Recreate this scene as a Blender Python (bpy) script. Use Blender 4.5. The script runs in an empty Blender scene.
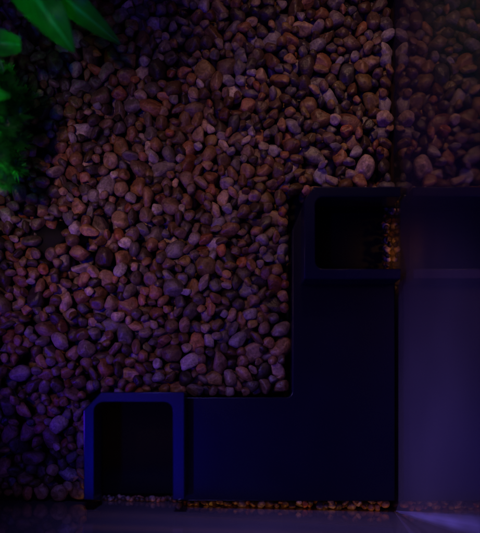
import bpy, bmesh, math
import numpy as np
from mathutils import Vector, Matrix, noise

# ------------------------------------------------------------------ scale
K = 0.0005            # metres per unit of plan (half a millimetre)
H = 675.0             # camera height above the gravel, in the same units
def W(x, y, z=0.0):   # plan units (x right, y towards the front glass, z up) -> world
    return Vector((x * K, -y * K, z * K))

S = bpy.context.scene
COL = S.collection

# ------------------------------------------------------------------ camera
cam = bpy.data.cameras.new("camera")
cam.sensor_fit = 'VERTICAL'
cam.sensor_height = 32.0
cam.lens = 32.0 * H / 533.0
cam.shift_y = 133.5 / 533.0
cam.clip_start = 0.005
cam.clip_end = 50
cam.dof.use_dof = True
cam.dof.focus_distance = (H - 6) * K
cam.dof.aperture_fstop = 3.4
camo = bpy.data.objects.new("camera", cam)
camo.location = W(0, 0, H)
COL.objects.link(camo)
S.camera = camo

# ------------------------------------------------------------------ world, exposure
world = bpy.data.worlds.new("World")
S.world = world
world.use_nodes = True
bg = world.node_tree.nodes['Background']
bg.inputs[0].default_value = (0.10, 0.04, 1.0, 1)
bg.inputs[1].default_value = 0.012
S.view_settings.view_transform = 'Standard'
S.view_settings.look = 'None'
S.view_settings.exposure = 0.0
S.view_settings.gamma = 1.0

# ------------------------------------------------------------------ lamps
def area(name, pos, target, size, power, color, spread=None):
    l = bpy.data.lights.new(name, 'AREA')
    l.shape = 'DISK'
    l.size = size * K
    l.energy = power
    l.color = color
    if spread: l.spread = math.radians(spread)
    o = bpy.data.objects.new(name, l)
    o.location = W(*pos)
    d = W(*target) - W(*pos)
    o.rotation_euler = d.to_track_quat('-Z', 'Y').to_euler()
    COL.objects.link(o)
    return o

# tank hood lamps: warm pinkish pools of light on the gravel
area("hood_lamp", (40, -600, 500), (112, -268, 0), 60, 0.0132, (1.0, 0.58, 0.42), 46)
area("hood_lamp", (-290, -170, 520), (-130, -165, 0), 20, 0.0096, (1.0, 0.53, 0.29), 44)
# added violet fill, placed for sheen on the tunnel's mirror image
v = area("violet_fill", (-300, -320, 1200), (-40, -100, 0), 60, 0.017, (0.46, 0.18, 1.0), 70)
v.data.shape = 'RECTANGLE'; v.data.size = 60 * K; v.data.size_y = 480 * K
v.rotation_euler = (Vector((0.22, -0.18, -1.0))).to_track_quat('-Z', 'Y').to_euler()
# blue actinic light, high at the left
area("blue_lamp", (-300, 139, 1200), (-40, 20, 0), 60, 0.058, (0.012, 0.010, 1.0))
# added violet fill brightening the haze on the right and front glass
area("glass_haze_fill", (-330, -200, 300), (150, 70, 110), 50, 0.0135, (0.38, 0.33, 1.0), 44)
area("glass_haze_fill", (-60, -330, 420), (-60, 108, 75), 50, 0.014, (0.20, 0.17, 1.0), 34)
# added low blue fill raking over the gravel to tint stone facets
area("rake_fill", (-340, 30, 170), (-40, -120, 0), 30, 0.019, (0.07, 0.01, 1.0), 80)
# blue actinic light, high at the left
area("blue_lamp", (-300, 139, 1200), (-40, 20, 0), 60, 0.27, (0.012, 0.010, 1.0))
# further added violet fill for the haze near the front right corner
area("glass_haze_fill", (-330, -200, 300), (150, 70, 110), 50, 0.040, (0.24, 0.15, 1.0), 44)
# added green fill lights, low and out of view, to brighten the plants
area("plant_fill", (-275, -340, -8), (-150, -328, 97), 26, 0.075, (0.40, 1.0, 0.42), 44)
area("plant_fill", (-310, -190, 0), (-218, -235, 60), 30, 0.030, (0.45, 1.0, 0.45), 46)
# warm room light coming in low through the front and right glass
lf = area("room_lamp_front", (0, 330, 110), (0, 105, 0), 320, 0.048, (1.0, 0.36, 0.06), 9)
lf.data.shape = 'RECTANGLE'; lf.data.size = 320 * K; lf.data.size_y = 14 * K
area("room_lamp_side", (330, -150, 200), (151, -152, -30), 40, 0.017, (1.0, 0.36, 0.06), 14)

# ------------------------------------------------------------------ materials
def new_mat(name):
    m = bpy.data.materials.new(name)
    m.use_nodes = True
    nt = m.node_tree
    return m, nt, nt.nodes['Principled BSDF']

def mat_pebble():
    m, nt, p = new_mat("wet_pebble")
    N, L = nt.nodes.new, nt.links.new
    at = N('ShaderNodeAttribute'); at.attribute_name = 'stone_colour'
    at2 = N('ShaderNodeAttribute'); at2.attribute_name = 'stone_seed'
    tc = N('ShaderNodeTexCoord')
    sc = N('ShaderNodeVectorMath'); sc.operation = 'ADD'
    L(tc.outputs['Object'], sc.inputs[0]); L(at2.outputs['Vector'], sc.inputs[1])
    n1 = N('ShaderNodeTexNoise'); n1.inputs['Scale'].default_value = 210; n1.inputs['Detail'].default_value = 5
    n1.inputs['Roughness'].default_value = 0.62; n1.inputs['Distortion'].default_value = 0.8
    L(sc.outputs[0], n1.inputs['Vector'])
    n2 = N('ShaderNodeTexNoise'); n2.inputs['Scale'].default_value = 900; n2.inputs['Detail'].default_value = 3
    L(sc.outputs[0], n2.inputs['Vector'])
    r1 = N('ShaderNodeValToRGB')
    r1.color_ramp.elements[0].position = 0.32; r1.color_ramp.elements[0].color = (0.45, 0.38, 0.34, 1)
    r1.color_ramp.elements[1].position = 0.68; r1.color_ramp.elements[1].color = (1.30, 1.25, 1.2, 1)
    L(n1.outputs['Fac'], r1.inputs['Fac'])
    mx = N('ShaderNodeMix'); mx.data_type = 'RGBA'; mx.blend_type = 'MULTIPLY'; mx.inputs[0].default_value = 1.0
    L(at.outputs['Color'], mx.inputs[6]); L(r1.outputs['Color'], mx.inputs[7])
    r2 = N('ShaderNodeValToRGB')
    r2.color_ramp.elements[0].position = 0.38; r2.color_ramp.elements[0].color = (0.65, 0.62, 0.6, 1)
    r2.color_ramp.elements[1].position = 0.60; r2.color_ramp.elements[1].color = (1.08, 1.08, 1.08, 1)
    L(n2.outputs['Fac'], r2.inputs['Fac'])
    mx2 = N('ShaderNodeMix'); mx2.data_type = 'RGBA'; mx2.blend_type = 'MULTIPLY'; mx2.inputs[0].default_value = 0.8
    L(mx.outputs[2], mx2.inputs[6]); L(r2.outputs['Color'], mx2.inputs[7])
    L(mx2.outputs[2], p.inputs['Base Color'])
    mr = N('ShaderNodeMapRange'); mr.inputs[3].default_value = 0.18; mr.inputs[4].default_value = 0.60
    L(n1.outputs['Fac'], mr.inputs[0]); L(mr.outputs[0], p.inputs['Roughness'])
    b = N('ShaderNodeBump'); b.inputs['Strength'].default_value = 0.8; b.inputs['Distance'].default_value = 0.0008
    ad = N('ShaderNodeMath'); ad.operation = 'ADD'
    L(n1.outputs['Fac'], ad.inputs[0])
    ml = N('ShaderNodeMath'); ml.operation = 'MULTIPLY'; ml.inputs[1].default_value = 0.35
    L(n2.outputs['Fac'], ml.inputs[0]); L(ml.outputs[0], ad.inputs[1])
    L(ad.outputs[0], b.inputs['Height']); L(b.outputs[0], p.inputs['Normal'])
    p.inputs['Specular IOR Level'].default_value = 0.5
    return m

def mat_plastic(name, col, rough, spec=0.5, bump=0.12):
    m, nt, p = new_mat(name)
    N, L = nt.nodes.new, nt.links.new
    tc = N('ShaderNodeTexCoord')
    n = N('ShaderNodeTexNoise'); n.inputs['Scale'].default_value = 45; n.inputs['Detail'].default_value = 4
    L(tc.outputs['Object'], n.inputs['Vector'])
    r = N('ShaderNodeValToRGB')
    r.color_ramp.elements[0].position = 0.3; r.color_ramp.elements[0].color = tuple(c * 0.8 for c in col) + (1,)
    r.color_ramp.elements[1].position = 0.7; r.color_ramp.elements[1].color = tuple(c * 1.2 for c in col) + (1,)
    L(n.outputs['Fac'], r.inputs['Fac']); L(r.outputs['Color'], p.inputs['Base Color'])
    mr = N('ShaderNodeMapRange'); mr.inputs[3].default_value = rough - 0.03; mr.inputs[4].default_value = rough + 0.03
    L(n.outputs['Fac'], mr.inputs[0]); L(mr.outputs[0], p.inputs['Roughness'])
    n2 = N('ShaderNodeTexNoise'); n2.inputs['Scale'].default_value = 1800; n2.inputs['Detail'].default_value = 2
    L(tc.outputs['Object'], n2.inputs['Vector'])
    b = N('ShaderNodeBump'); b.inputs['Strength'].default_value = bump; b.inputs['Distance'].default_value = 0.0003
    L(n2.outputs['Fac'], b.inputs['Height']); L(b.outputs[0], p.inputs['Normal'])
    p.inputs['Specular IOR Level'].default_value = spec
    return m

def mat_glass(name, lo, hi):
    # tank glass seen at a very flat angle: strong reflection, some see-through, a thin film of haze
    m = bpy.data.materials.new(name); m.use_nodes = True
    nt = m.node_tree; nt.nodes.clear()
    N, L = nt.nodes.new, nt.links.new
    out = N('ShaderNodeOutputMaterial')
    gl = N('ShaderNodeBsdfGlossy'); gl.inputs['Color'].default_value = (0.64, 0.57, 0.49, 1)
    tr = N('ShaderNodeBsdfTransparent'); tr.inputs['Color'].default_value = (0.9, 0.95, 0.92, 1)
    df = N('ShaderNodeBsdfDiffuse')
    tc = N('ShaderNodeTexCoord')
    n = N('ShaderNodeTexNoise'); n.inputs['Scale'].default_value = 14; n.inputs['Detail'].default_value = 6
    L(tc.outputs['Object'], n.inputs['Vector'])
    mr = N('ShaderNodeMapRange'); mr.inputs[1].default_value = 0.3; mr.inputs[2].default_value = 0.7
    mr.inputs[3].default_value = 0.018; mr.inputs[4].default_value = 0.05
    L(n.outputs['Fac'], mr.inputs[0]); L(mr.outputs[0], gl.inputs['Roughness'])
    df.inputs['Color'].default_value = (0.42, 0.36, 0.34, 1)
    m1 = N('ShaderNodeMixShader'); m1.inputs[0].default_value = 0.78
    L(tr.outputs[0], m1.inputs[1]); L(gl.outputs[0], m1.inputs[2])
    mr2 = N('ShaderNodeMapRange'); mr2.inputs[1].default_value = 0.3; mr2.inputs[2].default_value = 0.7
    mr2.inputs[3].default_value = lo; mr2.inputs[4].default_value = hi
    L(n.outputs['Fac'], mr2.inputs[0])
    m2 = N('ShaderNodeMixShader')
    L(mr2.outputs[0], m2.inputs[0])
    L(m1.outputs[0], m2.inputs[1]); L(df.outputs[0], m2.inputs[2])
    L(m2.outputs[0], out.inputs['Surface'])
    return m

def mat_leaf(name, c0, c1, rib=True):
    m, nt, p = new_mat(name)
    N, L = nt.nodes.new, nt.links.new
    uv = N('ShaderNodeAttribute'); uv.attribute_name = 'leaf_uv'
    sx = N('ShaderNodeSeparateXYZ'); L(uv.outputs['Vector'], sx.inputs[0])
    tc = N('ShaderNodeTexCoord')
    n = N('ShaderNodeTexNoise'); n.inputs['Scale'].default_value = 120; n.inputs['Detail'].default_value = 4
    L(tc.outputs['Object'], n.inputs['Vector'])
    r = N('ShaderNodeValToRGB')
    r.color_ramp.elements[0].position = 0.3; r.color_ramp.elements[0].color = c0 + (1,)
    r.color_ramp.elements[1].position = 0.7; r.color_ramp.elements[1].color = c1 + (1,)
    L(n.outputs['Fac'], r.inputs['Fac'])
    # pale midrib and slanting side veins
    ab = N('ShaderNodeMath'); ab.operation = 'ABSOLUTE'; L(sx.outputs['Y'], ab.inputs[0])
    mid = N('ShaderNodeMapRange'); mid.inputs[1].default_value = 0.03; mid.inputs[2].default_value = 0.16
    mid.inputs[3].default_value = 1.0; mid.inputs[4].default_value = 0.0; L(ab.outputs[0], mid.inputs[0])
    t1 = N('ShaderNodeMath'); t1.operation = 'MULTIPLY_ADD'; t1.inputs[1].default_value = -0.22; L(ab.outputs[0], t1.inputs[0]); L(sx.outputs['X'], t1.inputs[2])
    t2 = N('ShaderNodeMath'); t2.operation = 'MULTIPLY'; t2.inputs[1].default_value = 95; L(t1.outputs[0], t2.inputs[0])
    t3 = N('ShaderNodeMath'); t3.operation = 'SINE'; L(t2.outputs[0], t3.inputs[0])
    ve = N('ShaderNodeMapRange'); ve.inputs[1].default_value = 0.80; ve.inputs[2].default_value = 1.0; ve.inputs[4].default_value = 0.35
    L(t3.outputs[0], ve.inputs[0])
    mxv = N('ShaderNodeMath'); mxv.operation = 'MAXIMUM'; L(mid.outputs[0], mxv.inputs[0]); L(ve.outputs[0], mxv.inputs[1])
    vm = N('ShaderNodeMix'); vm.data_type = 'RGBA'; L(mxv.outputs[0], vm.inputs[0]); L(r.outputs['Color'], vm.inputs[6])
    vm.inputs[7].default_value = (0.07, 0.55, 0.20, 1) if rib else c1 + (1,)
    L(vm.outputs[2], p.inputs['Base Color'])
    p.inputs['Roughness'].default_value = 0.4
    bu = N('ShaderNodeBump'); bu.inputs['Strength'].default_value = 0.5; bu.inputs['Distance'].default_value = 0.0004
    L(mxv.outputs[0], bu.inputs['Height']); L(bu.outputs[0], p.inputs['Normal'])
    out = nt.nodes['Material Output']
    tl = N('ShaderNodeBsdfTranslucent'); L(vm.outputs[2], tl.inputs['Color'])
    mx = N('ShaderNodeMixShader'); mx.inputs[0].default_value = 0.5
    L(p.outputs[0], mx.inputs[1]); L(tl.outputs[0], mx.inputs[2]); L(mx.outputs[0], out.inputs['Surface'])
    return m

M_PEB = mat_pebble()
M_BODY = mat_plastic("navy_black_plastic", (0.002, 0.002, 0.008), 0.31, 0.25)
M_RIM = mat_plastic("navy_collar_plastic", (0.003, 0.003, 0.022), 0.26, 0.36)
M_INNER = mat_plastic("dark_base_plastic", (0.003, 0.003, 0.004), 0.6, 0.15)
M_GLASS = mat_glass("side_tank_glass", 0.085, 0.13)
M_GLASSF = mat_glass("front_tank_glass", 0.11, 0.19)
M_SEAL = mat_plastic("amber_sealant", (0.030, 0.015, 0.009), 0.9, 0.0)
M_SEAL.node_tree.nodes["Principled BSDF"].inputs["IOR"].default_value = 1.0
M_STREAK = mat_plastic("pale_streak", (0.30, 0.28, 0.36), 0.35)  # pale colour carries the brightness of the reflected streak
M_FLOOR = mat_plastic("dark_tank_floor", (0.018, 0.013, 0.011), 0.7, 0.2)
M_LEAF = mat_leaf("broad_leaf_green", (0.010, 0.28, 0.020), (0.016, 0.42, 0.040))
M_FERN = mat_leaf("feathery_green", (0.010, 0.15, 0.018), (0.016, 0.24, 0.030), False)
M_STEM = mat_plastic("plant_stem_green", (0.015, 0.07, 0.015), 0.5)

# ------------------------------------------------------------------ helpers
def tag(o, label=None, cat=None, group=None, kind=None):
    if label: o['label'] = label
    if cat: o['category'] = cat
    if group: o['group'] = group
    if kind: o['kind'] = kind
    return o

def empty(name, loc):
    o = bpy.data.objects.new(name, None)
    o.empty_display_size = 0.01
    o.location = loc
    COL.objects.link(o)
    return o

def link(name, me, mat, parent=None, loc=None):
    o = bpy.data.objects.new(name, me)
    me.materials.append(mat)
    COL.objects.link(o)
    if parent:
        o.parent = parent
        if loc is None: o.location = -parent.location     # mesh is in world coordinates
    if loc is not None: o.location = loc
    return o

def arc(cx, cy, r, a0, a1, n=6):
    return [(cx + r * math.cos(math.radians(a0 + (a1 - a0) * i / n)),
             cy + r * math.sin(math.radians(a0 + (a1 - a0) * i / n))) for i in range(n + 1)]

def prism(bm, pts, z0, z1):
    """extruded outline (plan units)"""
    lo = [bm.verts.new(W(x, y, z0)) for x, y in pts]
    hi = [bm.verts.new(W(x, y, z1)) for x, y in pts]
    n = len(pts)
    fs = [bm.faces.new(lo), bm.faces.new(hi)]
    for i in range(n):
        fs.append(bm.faces.new((lo[i], lo[(i + 1) % n], hi[(i + 1) % n], hi[i])))
    return fs

def finish(bm, name, mat, parent=None, bevel=0.0, seg=2, smooth=True):
    bmesh.ops.recalc_face_normals(bm, faces=bm.faces[:])
    if bevel:
        es = [e for e in bm.edges if len(e.link_faces) == 2 and e.calc_face_angle(0) > math.radians(35)]
        bmesh.ops.bevel(bm, geom=es, offset=bevel * K, segments=seg, profile=0.5, affect='EDGES', clamp_overlap=True)
    me = bpy.data.meshes.new(name)
    bm.to_mesh(me); bm.free()
    if smooth and not bevel:
        me.polygons.foreach_set('use_smooth', [True] * len(me.polygons))
        me.set_sharp_from_angle(angle=math.radians(32))
    elif smooth:
        me.polygons.foreach_set('use_smooth', [p.area < 54 * K * K and len(p.vertices) == 4 for p in me.polygons])
    return link(name, me, mat, parent)

# ------------------------------------------------------------------ setting
GX = 155.0                                   # inner face of the right glass
def GY(x):                                   # inner face of the front glass (slightly out of square)
    return 102.5 + (x + 180) * 9.0 / 335.0
ZB = -38.0                                   # tank floor

bm = bmesh.new()
prism(bm, [(-420, -520), (GX + 14, -520), (GX + 14, GY(GX) + 16), (-420, GY(-420) + 16)], ZB - 12, ZB)
f = finish(bm, "tank_floor", M_FLOOR); tag(f, kind='structure')

bm = bmesh.new()
prism(bm, [(GX, -520), (GX + 12, -520), (GX + 12, GY(GX) - 0.4), (GX, GY(GX) - 0.4)], ZB - 6, 330)
g = finish(bm, "glass_wall", M_GLASS, bevel=0.8, seg=1)
tag(g, "upright side glass of the tank on the right, mirroring gravel and the upper entrance", "glass wall")
bm = bmesh.new()
prism(bm, [(-420, GY(-420)), (GX + 12, GY(GX + 12)), (GX + 12, GY(GX + 12) + 12), (-420, GY(-420) + 12)], ZB - 6, 330)
g = finish(bm, "glass_wall", M_GLASSF, bevel=0.8, seg=1)
tag(g, "front glass of the tank along the bottom edge, mirroring the long tunnel arm", "glass wall")

# ------------------------------------------------------------------ corner tunnel
ARM, RIM, FLO = 17.0, 48.0, -36.0
root = empty("corner_tunnel", W(100, 50, FLO))
tag(root, "navy black plastic L-shaped corner tunnel with two raised square entrances, bedded in gravel", "tunnel")
def am(x, y): return ((x - 240) / 1.026, (y - 400) / 1.026)     # seen at arm height -> plan
def rm(x, y): return ((x - 240) / 1.077, (y - 400) / 1.077)     # seen at rim height -> plan
# entrance 1 (left), open towards the front glass; entrance 2 (top), open towards the right glass
def collar1(grow=0.0):
    o = [rm(83.5 - grow, 500), rm(83.5 - grow, 410), rm(101, 392 - grow), rm(184.5 + grow, 392 - grow), rm(184.5 + grow, 500)]
    x0, y0 = rm(94.2, 402.2); x1, _ = rm(172.5, 402.2); yb = rm(0, 500)[1]
    r = 8.5
    return o + [(x1, yb)] + arc(x1 - r, y0 + r, r, 0, -90) + arc(x0 + r, y0 + r, r, 270, 180) + [(x0, yb)]
def collar2():
    o = [rm(401, 279), rm(304, 279), rm(304, 201), rm(314, 186.5), rm(401, 186.5)]
    x0, y0 = rm(315.2, 196.5); _, y1 = rm(0, 268.5); xr = rm(401, 0)[0]
    r = 7.5
    return o + [(xr, y0)] + arc(x0 + r, y0 + r, r, 270, 180) + arc(x0 + r, y1 - r, r, 180, 90) + [(xr, y1)]
c1, c2 = collar1(), collar2()
FE, RE = 98.6, 151.2                          # front and right edge of the tunnel
LE, TE = -149.0, -200.5                       # left end, back end
ax, ay = am(292, 397)                         # inner corner of the L
# roof outline with the two openings notched in from the glass sides
x0, y0 = rm(94.2, 402.2); x1, _ = rm(172.5, 402.2)
u0, v0 = rm(315.2, 196.5); _, v1 = rm(0, 268.5)
roof = [(LE, FE), (LE, ay + 16)] + [(LE + 16, ay)] + arc(ax - 5, ay - 5, 5, 90, 0, 4) + [(ax, TE + 34), (ax + 14, TE), (RE, TE), (RE, v0)]
r = 7.5
roof += arc(u0 + r, v0 + r, r, 270, 180) + arc(u0 + r, v1 - r, r, 180, 90) + [(RE, v1), (RE, FE), (x1, FE)]
r = 8.5
roof += arc(x1 - r, y0 + r, r, 0, -90) + arc(x0 + r, y0 + r, r, 270, 180) + [(x0, FE)]
bm = bmesh.new()
prism(bm, roof, ARM - 5, ARM)
# side wall along the gravel side and round both ends; the glass sides stay open
T = 5.0
wall = [(LE, FE), (LE, ay + 16), (LE + 16, ay)] + arc(ax - 5, ay - 5, 5, 90, 0, 4) + [(ax, TE + 34), (ax + 14, TE), (RE, TE)]
inner = [(RE, TE + T), (ax + 14 + T * .7, TE + T), (ax + T, TE + 34 + T * .5), (ax + T, ay + T), (LE + 16 + T * .5, ay + T), (LE + T, ay + 16 + T * .5), (LE + T, FE)]
prism(bm, wall + inner, FLO + 3.05, ARM - 5.05)
finish(bm, "tunnel_body", M_BODY, root, bevel=1.3, seg=3)
bm = bmesh.new()
prism(bm, [(LE, FE), (LE, ay + 16), (LE + 16, ay), (ax, ay), (ax, TE + 34), (ax + 14, TE), (RE, TE), (RE, FE)], FLO, FLO + 3)
finish(bm, "base_plate", M_INNER, root, bevel=0.6, seg=1)
for c in (c1, c2):
    bm = bmesh.new()
    prism(bm, c, ARM + 0.05, RIM)
    o = finish(bm, "entrance_collar", M_RIM, root, bevel=0.9, seg=2)

# ------------------------------------------------------------------ pebbles
rng = np.random.default_rng(11)

def ico(sub):
    b = bmesh.new(); bmesh.ops.create_icosphere(b, subdivisions=sub, radius=1.0)
    v = np.array([x.co[:] for x in b.verts]); b.verts.ensure_lookup_table()
    t = np.array([[q.index for q in f.verts] for f in b.faces]); b.free()
    return v, t
ICO = {1: ico(1), 2: ico(2), 3: ico(3)}

def facets(g):
    n = g.integers(6, 12)
    d = g.normal(size=(n, 3)); d /= np.linalg.norm(d, axis=1)[:, None]
    h = g.uniform(0.55, 0.95, n)
    return d, h, g.uniform(14, 60)

def pebble_shape(v, fac):
    d, h, p = fac
    q = np.maximum(v @ d.T, 0) / h
    r = ((q ** p).sum(1) + 0.96 ** p) ** (-1.0 / p)
    return v * r[:, None]

SHAPES = [facets(rng) for _ in range(40)]
PROTO = {s: [pebble_shape(ICO[s][0], f) for f in SHAPES] for s in (1, 2, 3)}

PALETTE = 0.88 * np.array([
    (0.25, 0.145, 0.085), (0.34, 0.21, 0.13), (0.20, 0.13, 0.10), (0.29, 0.15, 0.09), (0.13, 0.085, 0.06),
    (0.40, 0.28, 0.20), (0.28, 0.22, 0.20), (0.19, 0.16, 0.155), (0.33, 0.14, 0.085), (0.50, 0.39, 0.32),
    (0.09, 0.065, 0.055), (0.26, 0.18, 0.09), (0.64, 0.55, 0.50), (0.33, 0.29, 0.30), (0.42, 0.36, 0.36), (0.36, 0.19, 0.13)])
PW = np.array([11, 9, 10, 7, 10, 7, 8, 8, 4, 4, 9, 6, 1.8, 6, 4, 5.0]); PW /= PW.sum()

def rot(yaw, tx, ty):
    return np.array((Matrix.Rotation(yaw, 3, 'Z') @ Matrix.Rotation(tx, 3, 'X') @ Matrix.Rotation(ty, 3, 'Y')))

def in_tunnel(x, y, r):
    a = (x > LE - r) & (x < RE + r) & (y > ay - r) & (y < FE + r)
    b = (x > ax - r) & (x < RE + r) & (y > TE - r) & (y < FE + r)
    return a | b

# featured pebbles: seen position (photo pixels), long / short half-size, yaw, colour, name words
FEAT = [
    (365, 166, 13.5, 11.0, 70, (0.60, 0.42, 0.34), "largest pale pinkish pebble, just behind the upper tunnel entrance"),
    (314, 152, 15.0, 7.5, -28, (0.24, 0.19, 0.15), "long grey brown pebble lying slanted, left of the upper entrance's back corner"),
    (321, 174, 10.5, 7.5, 75, (0.46, 0.42, 0.55), "bluish lavender pebble touching the back rim of the upper entrance"),
    (384, 119, 9.5, 8.5, 20, (0.52, 0.36, 0.26), "light tan blocky pebble against the right glass"),
    (346, 131, 7.0, 6.5, 10, (0.34, 0.10, 0.05), "rusty red round pebble among tan ones near the right glass"),
    (371, 98, 10.0, 9.0, -35, (0.26, 0.16, 0.06), "mustard brown pebble near the right glass, well behind the upper entrance"),
    (64, 301, 11.5, 7.0, 75, (0.52, 0.33, 0.25), "upright wedge shaped tan pebble in the left part of the gravel"),
    (45, 328, 13.0, 10.0, -15, (0.24, 0.13, 0.08), "broad dark brown pebble with a flat top, left part of the gravel"),
    (18, 373, 11.5, 8.5, 10, (0.27, 0.20, 0.21), "broad dull purple brown pebble at the left edge, level with the lower entrance's top"),
    (71, 353, 9.0, 7.5, 30, (0.42, 0.25, 0.18), "rounded light brown pebble up and left of the lower entrance"),
    (21, 411, 12.0, 6.5, -42, (0.46, 0.27, 0.13), "tilted oblong tan pebble left of the lower entrance"),
    (34, 457, 12.0, 8.5, 5, (0.20, 0.10, 0.08), "dark maroon pebble between left edge and lower entrance"),
    (66, 475, 12.5, 8.0, -25, (0.36, 0.30, 0.36), "pale violet pebble beside the left wall of the lower entrance"),
    (37, 138, 12.0, 7.5, 8, (0.40, 0.19, 0.05), "orange brown pebble at the edge of the feathery plant, upper of two"),
    (37, 162, 12.0, 7.5, -18, (0.42, 0.18, 0.045), "orange brown pebble at the edge of the feathery plant, lower of two"),
    (89, 231, 11.0, 7.0, 0, (0.42, 0.22, 0.09), "amber pebble just right of the flat black patch"),
    (78, 251, 10.0, 8.0, -20, (0.30, 0.15, 0.08), "chestnut pebble at the lower right of the black patch"),
    (79, 266, 10.5, 5.5, 8, (0.40, 0.30, 0.26), "slim pale oval pebble below the chestnut one"),
]
FEAT_P = [((a[0] - 240) / 1.003, (a[1] - 400) / 1.003) for a in FEAT]
BLK = ((48 - 240.0), (236 - 400.0))           # the black patch

# drop and roll: each pebble takes the lowest resting place out of several tries
def settle(n, rlo, rhi, xlim, ylim, zb, ztop, tries, ok, P):
    """P: list of arrays x,y,z,r already placed"""
    cap = len(P[0]) + n
    X = np.empty(cap); Y = np.empty(cap); Z = np.empty(cap); R = np.empty(cap)
    c = len(P[0]); X[:c], Y[:c], Z[:c], R[:c] = P
    CELL = 34.0; bins = {}
    def put(i):
        bins.setdefault((int(X[i] // CELL), int(Y[i] // CELL)), []).append(i)
    for i in range(c): put(i)
    for _ in range(n):
        r = rlo + (rhi - rlo) * rng.beta(1.7, 2.6)
        # one random neighbourhood, several tries in it
        bx = rng.uniform(*xlim); by = rng.uniform(*ylim)
        cx = bx + rng.uniform(-24, 24, tries); cy = by + rng.uniform(-24, 24, tries)
        m = ok(cx, cy, r)
        cx, cy = cx[m], cy[m]
        if len(cx) == 0: continue
        i0, j0 = int(bx // CELL), int(by // CELL)
        nb = [k for i in (-2, -1, 0, 1, 2) for j in (-2, -1, 0, 1, 2) for k in bins.get((i0 + i, j0 + j), ())]
        z = np.full(len(cx), zb + r)
        if nb:
            nb = np.array(nb)
            d2 = (cx[:, None] - X[nb]) ** 2 + (cy[:, None] - Y[nb]) ** 2
            s = (r + R[nb]) * 0.93
            h = np.where(d2 < s * s, Z[nb] + np.sqrt(np.maximum(s * s - d2, 0)), -1e9).max(1)
            z = np.maximum(z, h)
        k = int(z.argmin())
        if z[k] + r * 0.75 > ztop: continue
        X[c], Y[c], Z[c], R[c] = cx[k], cy[k], z[k], r; put(c); c += 1
    return X[:c], Y[:c], Z[:c], R[:c]

def ok_main(x, y, r):
    return (x < GX - r * 1.08) & (y < GY(x) - r * 1.08) & ~in_tunnel(x, y, r * 0.95 + 1)
empty4 = [np.zeros(0)] * 4
P = settle(12000, 4.8, 11.2, (-330, GX), (-470, 125), ZB, 4.0, 14, ok_main, empty4)
# small ones that trickle into what is left
P = settle(4500, 3.6, 5.8, (-330, GX), (-470, 125), ZB, 4.0, 12, ok_main, P)
# narrow gap between the tunnel and the front glass
def ok_gap(x, y, r):
    return (y > FE + r * 0.8 + np.where(x < -50, 2.0, 0.0)) & (y < GY(x) - r * 0.8) & (x < GX - r) & (x > LE - 20)
P = settle(1500, 2.8, 6.0, (LE - 20, GX), (FE, GY(GX)), ZB, 3.0, 60, ok_gap, P)
def ok_slit(x, y, r):
    return (y > FE + 2.0 + r * 0.4) & (y < GY(x) - r * 0.5) & (x < -45) & (x > LE - 4)
P = settle(400, 2.2, 3.8, (LE, -45), (FE, 106), ZB, -16.0, 60, ok_slit, P)
# grains inside the upper entrance along the foot of the right glass
def ok_foot(x, y, r):
    return (x > 147.5 + r * 0.6) & (x < GX - r * 0.8) & (y > TE - 6) & (y < -110)
P = settle(900, 2.6, 4.6, (147, GX), (TE - 6, -112), FLO + 3, -8, 30, ok_foot, P)
X, Y, Z, R = P

P = settle(300, 2.0, 3.2, (RE, GX), (TE - 8, TE + 14), FLO + 3, 8, 40, lambda x, y, r: (x > RE + r * .5) & (x < GX - r * .6) & (y > TE - 8) & (y < TE + 13), P)
X, Y, Z, R = P
# make room for the featured pebbles
keep = np.ones(len(X), bool)
def clear(px, py, rad, zcut):
    d = np.hypot(X - px, Y - py)
    keep[(d < rad + R * 0.45) & (Z + R > zcut)] = False
for (fx, fy), a in zip(FEAT_P, FEAT):
    clear(fx, fy, (a[2] + a[3]) / 2 * 0.82, -7)
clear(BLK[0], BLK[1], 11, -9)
X, Y, Z, R = X[keep], Y[keep], Z[keep], R[keep]

def stone_arrays(v, M, scl, c):
    return (v * scl) @ M.T + c

vs, ts, cols, seeds = [], [], [], []
off = 0
for x, y, z, r in zip(X, Y, Z, R):
    sub = 3 if z + r > -9 else (2 if z + r > -20 else 1)
    k = rng.integers(len(SHAPES))
    e = rng.uniform(0.0, 1.0)
    sx = r * (1.20 + 0.50 * e ** 2); sy = r * (1.20 - 0.24 * e); sz = r * rng.uniform(0.75, 1.1)
    tight = (y > FE) or (x > 138 and y > TE)
    if tight: sx, sy, sz = min(sx, r * 1.1), min(sy, r), r
    M = rot(rng.uniform(0, 6.283), rng.normal(0, 0.30), rng.normal(0, 0.30))
    v = stone_arrays(PROTO[sub][k], M, np.array((sx, sy, sz)), np.array((x, y, z)))
    v[:, 0] = np.minimum(v[:, 0], GX - 0.3)
    v[:, 1] = np.minimum(v[:, 1], GY(v[:, 0]) - 0.3)
    c = PALETTE[rng.choice(len(PALETTE), p=PW)]
    c = np.clip(c + (c - c.mean()) * 0.35, 0.01, 1) * rng.uniform(0.35, 1.45)
    vs.append(v); ts.append(ICO[sub][1] + off); off += len(v)
    cols.append(np.tile(np.append(c, 1.0), (len(v), 1)))
    seeds.append(np.tile(rng.uniform(-5, 5, 3), (len(v), 1)))

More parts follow.
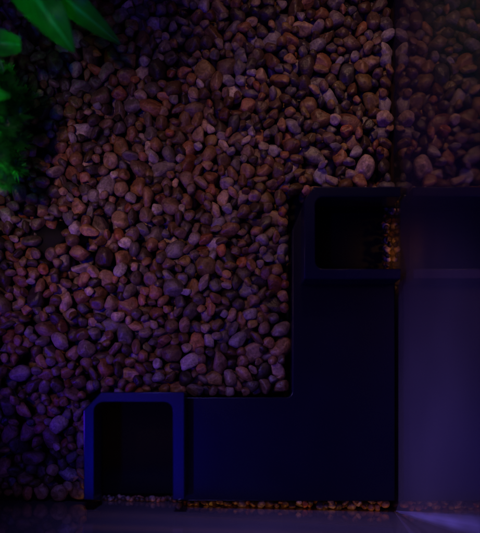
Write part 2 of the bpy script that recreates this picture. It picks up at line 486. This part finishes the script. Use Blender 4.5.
def mesh_from(name, v, t, c, s):
    v = v * np.array((K, -K, K)); t = t[:, ::-1]
    me = bpy.data.meshes.new(name)
    me.vertices.add(len(v)); me.vertices.foreach_set('co', v.astype(np.float32).ravel())
    me.loops.add(t.size); me.loops.foreach_set('vertex_index', t.astype(np.int32).ravel())
    me.polygons.add(len(t)); me.polygons.foreach_set('loop_start', np.arange(0, t.size, 3, dtype=np.int32))
    me.polygons.foreach_set('use_smooth', np.ones(len(t), bool))
    a = me.attributes.new('stone_colour', 'FLOAT_COLOR', 'POINT'); a.data.foreach_set('color', c.astype(np.float32).ravel())
    a = me.attributes.new('stone_seed', 'FLOAT_VECTOR', 'POINT'); a.data.foreach_set('vector', s.astype(np.float32).ravel())
    me.update(calc_edges=True); me.validate()
    return me

gravel = link("gravel", mesh_from("gravel", np.vstack(vs), np.vstack(ts), np.vstack(cols), np.vstack(seeds)), M_PEB)
tag(gravel, "brown, tan and purplish rounded aquarium gravel covering the tank floor", "gravel", kind='stuff')
print("pebbles", len(X), "verts", off)

def rest(px, py, rad):
    d = np.hypot(X - px, Y - py); s = (rad + R) * 0.9
    m = d < s
    return float((Z[m] + np.sqrt(s[m] ** 2 - d[m] ** 2)).max()) if m.any() else ZB + rad

fr = np.random.default_rng(5)
for (fx, fy), a in zip(FEAT_P, FEAT):
    L_, S_, yaw, col, words = a[2:]
    hz = S_ * 0.8
    z = min(max(rest(fx, fy, hz), -7), 2.0)
    v = pebble_shape(ICO[3][0], facets(fr))
    v = v / np.abs(v).max(0)
    M = rot(-math.radians(yaw), fr.normal(0, .1), fr.normal(0, .1))
    v = (v * np.array((L_, S_, hz))) @ M.T
    v[:, 0] = np.minimum(v[:, 0], GX - 0.3 - fx)
    me = mesh_from("pebble", v, ICO[3][1], np.tile(np.array(col + (1.0,)), (len(v), 1)), np.tile(fr.uniform(-5, 5, 3), (len(v), 1)))
    o = link("pebble", me, M_PEB, loc=W(fx, fy, z))
    tag(o, words, "pebble", "standout pebbles in the gravel")

# near-black flat lump for a dark patch in the gravel
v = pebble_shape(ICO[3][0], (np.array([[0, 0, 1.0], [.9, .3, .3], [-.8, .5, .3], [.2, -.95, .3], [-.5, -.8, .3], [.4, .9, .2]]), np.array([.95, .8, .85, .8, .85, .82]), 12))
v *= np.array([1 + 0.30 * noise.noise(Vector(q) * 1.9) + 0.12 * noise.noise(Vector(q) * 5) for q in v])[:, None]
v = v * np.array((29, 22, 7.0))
me = mesh_from("dark_patch", v, ICO[3][1], np.tile(np.array((0.014, 0.009, 0.008, 1)), (len(v), 1)), np.zeros((len(v), 3)))
o = link("dark_patch", me, M_INNER, loc=W(BLK[0], BLK[1], -10))
tag(o, "flat black irregular patch sunk in brown gravel below the feathery plant", "stone")

# ------------------------------------------------------------------ sealant and reflection streak
bm = bmesh.new()
prev = None
pts = []
for i in range(61):
    t = i / 60; y = -500 + t * (TE - 3 + 500)
    w = 2.6 + 1.2 * noise.noise(Vector((y * 0.03, 3, 0)))
    hgt = -11.0 + 2.5 * noise.noise(Vector((y * 0.045, 9, 0)))
    ring = [bm.verts.new(W(GX - 0.05, y, -26)), bm.verts.new(W(GX - w, y, -26)), bm.verts.new(W(GX - w, y, hgt - 3)),
            bm.verts.new(W(GX - w * 0.55, y, hgt - 0.6)), bm.verts.new(W(GX - 0.05, y, hgt))]
    if prev:
        for k in range(4): bm.faces.new((prev[k], prev[k + 1], ring[k + 1], ring[k]))
    prev = ring
o = finish(bm, "sealant_bead", M_SEAL)
tag(o, "brown sealant line running along the foot of the right glass", "sealant")
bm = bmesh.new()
for off, ws, z_start in ((-0.62, 0.34, 6), (0.05, 0.22, -2), (0.60, 0.30, 16), (1.25, 0.12, 40)):  # pale ribbons stand in for a reflected light streak on the right glass
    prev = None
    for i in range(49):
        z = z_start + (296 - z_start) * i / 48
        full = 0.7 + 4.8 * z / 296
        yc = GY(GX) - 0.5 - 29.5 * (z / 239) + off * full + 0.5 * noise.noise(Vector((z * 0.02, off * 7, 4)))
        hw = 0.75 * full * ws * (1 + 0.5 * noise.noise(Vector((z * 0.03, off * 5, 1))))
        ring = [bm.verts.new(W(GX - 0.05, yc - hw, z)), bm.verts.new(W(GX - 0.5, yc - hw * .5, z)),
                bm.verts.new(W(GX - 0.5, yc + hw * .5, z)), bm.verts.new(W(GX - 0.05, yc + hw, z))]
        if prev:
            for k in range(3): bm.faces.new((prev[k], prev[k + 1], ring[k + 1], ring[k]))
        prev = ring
o = finish(bm, "reflection_streak", M_STREAK)
tag(o, "lavender reflection streak, built as thin ribbons rising from the glass corner at bottom right", "sealant")

# ------------------------------------------------------------------ plants
def leaf_mesh(path, widths, cup, nseg=28, nw=8, th=0.7):
    """broad blade along a smooth path of (x,y,z) plan points; widths = half-widths"""
    P_ = [Vector(p) for p in path]
    def cat(t):
        n = len(P_) - 1; s = min(int(t * n), n - 1); u = t * n - s
        p0, p1, p2, p3 = P_[max(s - 1, 0)], P_[s], P_[s + 1], P_[min(s + 2, n)]
        return 0.5 * ((2 * p1) + (p2 - p0) * u + (2 * p0 - 5 * p1 + 4 * p2 - p3) * u * u + (3 * p1 - p0 - 3 * p2 + p3) * u ** 3)
    b = bmesh.new(); lay = b.verts.layers.float_vector.new('leaf_uv')
    grid = []
    for i in range(nseg + 1):
        t = i / nseg
        c = cat(t); d = (cat(min(t + .01, 1)) - cat(max(t - .01, 0))).normalized()
        side = d.cross(Vector((0, 0, 1))).normalized(); up = side.cross(d).normalized()
        w = float(np.interp(t, np.linspace(0, 1, len(widths)), widths))
        row = []
        for j in range(nw + 1):
            s = j / nw * 2 - 1
            q = c + side * (s * w) + up * (abs(s) ** 1.6 * cup * w + 0.8 * math.exp(-(s / .12) ** 2) + 0.04 * w * math.sin(t * 17 + s * 3))
            vv = b.verts.new(W(*q)); vv[lay] = (t, s, 0); row.append(vv)
        grid.append(row)
    for i in range(nseg):
        for j in range(nw):
            b.faces.new((grid[i][j], grid[i][j + 1], grid[i + 1][j + 1], grid[i + 1][j]))
    bmesh.ops.recalc_face_normals(b, faces=b.faces[:])
    bmesh.ops.solidify(b, geom=b.faces[:], thickness=th * K)
    return b

def seen(px, py, z):          # plan point seen at photo pixel (px,py) when at height z
    k = 1 - z / H
    return ((px - 240) * k, (py - 400) * k, z)

root = empty("broad_leaf_plant", W(-330, -420, 0) + Vector((0, 0, ZB * K)))
root.location = W(*seen(-70, 20, ZB))
tag(root, "bright green broad-leaved aquarium plant reaching in at the top left corner", "plant")
base = seen(-70, 20, -30)
LEAVES = [
    ([base, seen(-20, -60, 60), seen(14, -32, 105), seen(46, 12, 112), seen(74, 52, 94)], [2, 9, 16, 20, 19, 12, 0.8], 0.35),
    ([base, seen(-50, 25, 60), seen(-25, 38, 90), seen(0, 43, 96), seen(21, 45, 92)], [2, 6, 10, 11, 11, 6.5], 0.18),
    ([base, seen(-55, 40, 60), seen(-30, 75, 100), seen(-8, 92, 106), seen(11, 96, 100)], [2, 5, 9, 9, 6, 0.6], 0.2),
    ([base, seen(-50, 30, 40), seen(-25, 55, 66), seen(-8, 62, 70), seen(4, 72, 66)], [2, 5, 8, 9, 7, 0.8], 0.2),
    ([base, seen(0, -60, 50), seen(42, -24, 85), seen(80, 11, 88), seen(120, 44, 58)], [2, 7, 13, 16, 14, 9, 0.8], 0.30),
]
for path, wd, cup in LEAVES:
    b = leaf_mesh(path, wd, cup)
    finish(b, "leaf", M_LEAF, root)

# feathery plant: stems with whorls of fine curved needles
root = empty("feathery_plant", W(*seen(-22, 140, ZB)))
tag(root, "dark green feathery fine-leaved plant along the left edge", "plant")
pr = np.random.default_rng(21)
STEMS = [((-22, 140), (10, 92), 62), ((-22, 140), (20, 116), 58), ((-20, 142), (19, 142), 48), ((-22, 145), (6, 182), 66),
         ((-24, 140), (-4, 112), 80), ((-22, 142), (17, 168), 40), ((-20, 140), (26, 100), 34), ((-24, 140), (0, 160), 76),
         ((-24, 138), (8, 128), 72), ((-26, 130), (4, 76), 50)]
for a, b_, zt in STEMS:
    A = Vector(seen(a[0], a[1], -28)); Bq = Vector(seen(b_[0], b_[1], zt)); Mid = (A + Bq) / 2 + Vector((0, 0, 22))
    bmS = bmesh.new(); bmF = bmesh.new()
    prev = None
    n = 26
    for i in range(n + 1):
        t = i / n
        c = A * (1 - t) ** 2 + Mid * 2 * t * (1 - t) + Bq * t * t
        rr = 1.0 * (1 - 0.6 * t)
        ring = [bmS.verts.new(W(c.x + rr * math.cos(q), c.y + rr * math.sin(q), c.z)) for q in (0, 2.09, 4.19)]
        if prev:
            for k in range(3): bmS.faces.new((prev[k], prev[(k + 1) % 3], ring[(k + 1) % 3], ring[k]))
        prev = ring
        if t < 0.25: continue
        d = ((Bq - A).normalized() + Vector((0, 0, .2))).normalized()
        for q in range(34):
            ph = pr.uniform(0, 6.283)
            s = Vector((math.cos(ph), math.sin(ph), pr.uniform(-.3, .5))).normalized()
            ln = (13 + 9 * math.sin(math.pi * min(t * 1.05, 1)) ) * pr.uniform(.7, 1.2)
            side = s.cross(Vector((0, 0, 1))).normalized() * 0.42
            p0 = c; p1 = c + s * ln * .5 + d * ln * .18; p2 = c + s * ln * .92 + d * ln * .6
            v0, v1 = bmF.verts.new(W(*(p0 + side))), bmF.verts.new(W(*(p0 - side)))
            v2, v3 = bmF.verts.new(W(*(p1 + side))), bmF.verts.new(W(*(p1 - side)))
            v4 = bmF.verts.new(W(*p2))
            bmF.faces.new((v0, v1, v3, v2)); bmF.faces.new((v2, v3, v4))
    st = finish(bmS, "stem", M_STEM, root)
    me = bpy.data.meshes.new("frond"); bmF.to_mesh(me); bmF.free()
    fo = bpy.data.objects.new("frond", me); me.materials.append(M_FERN); COL.objects.link(fo)
    fo.parent = st
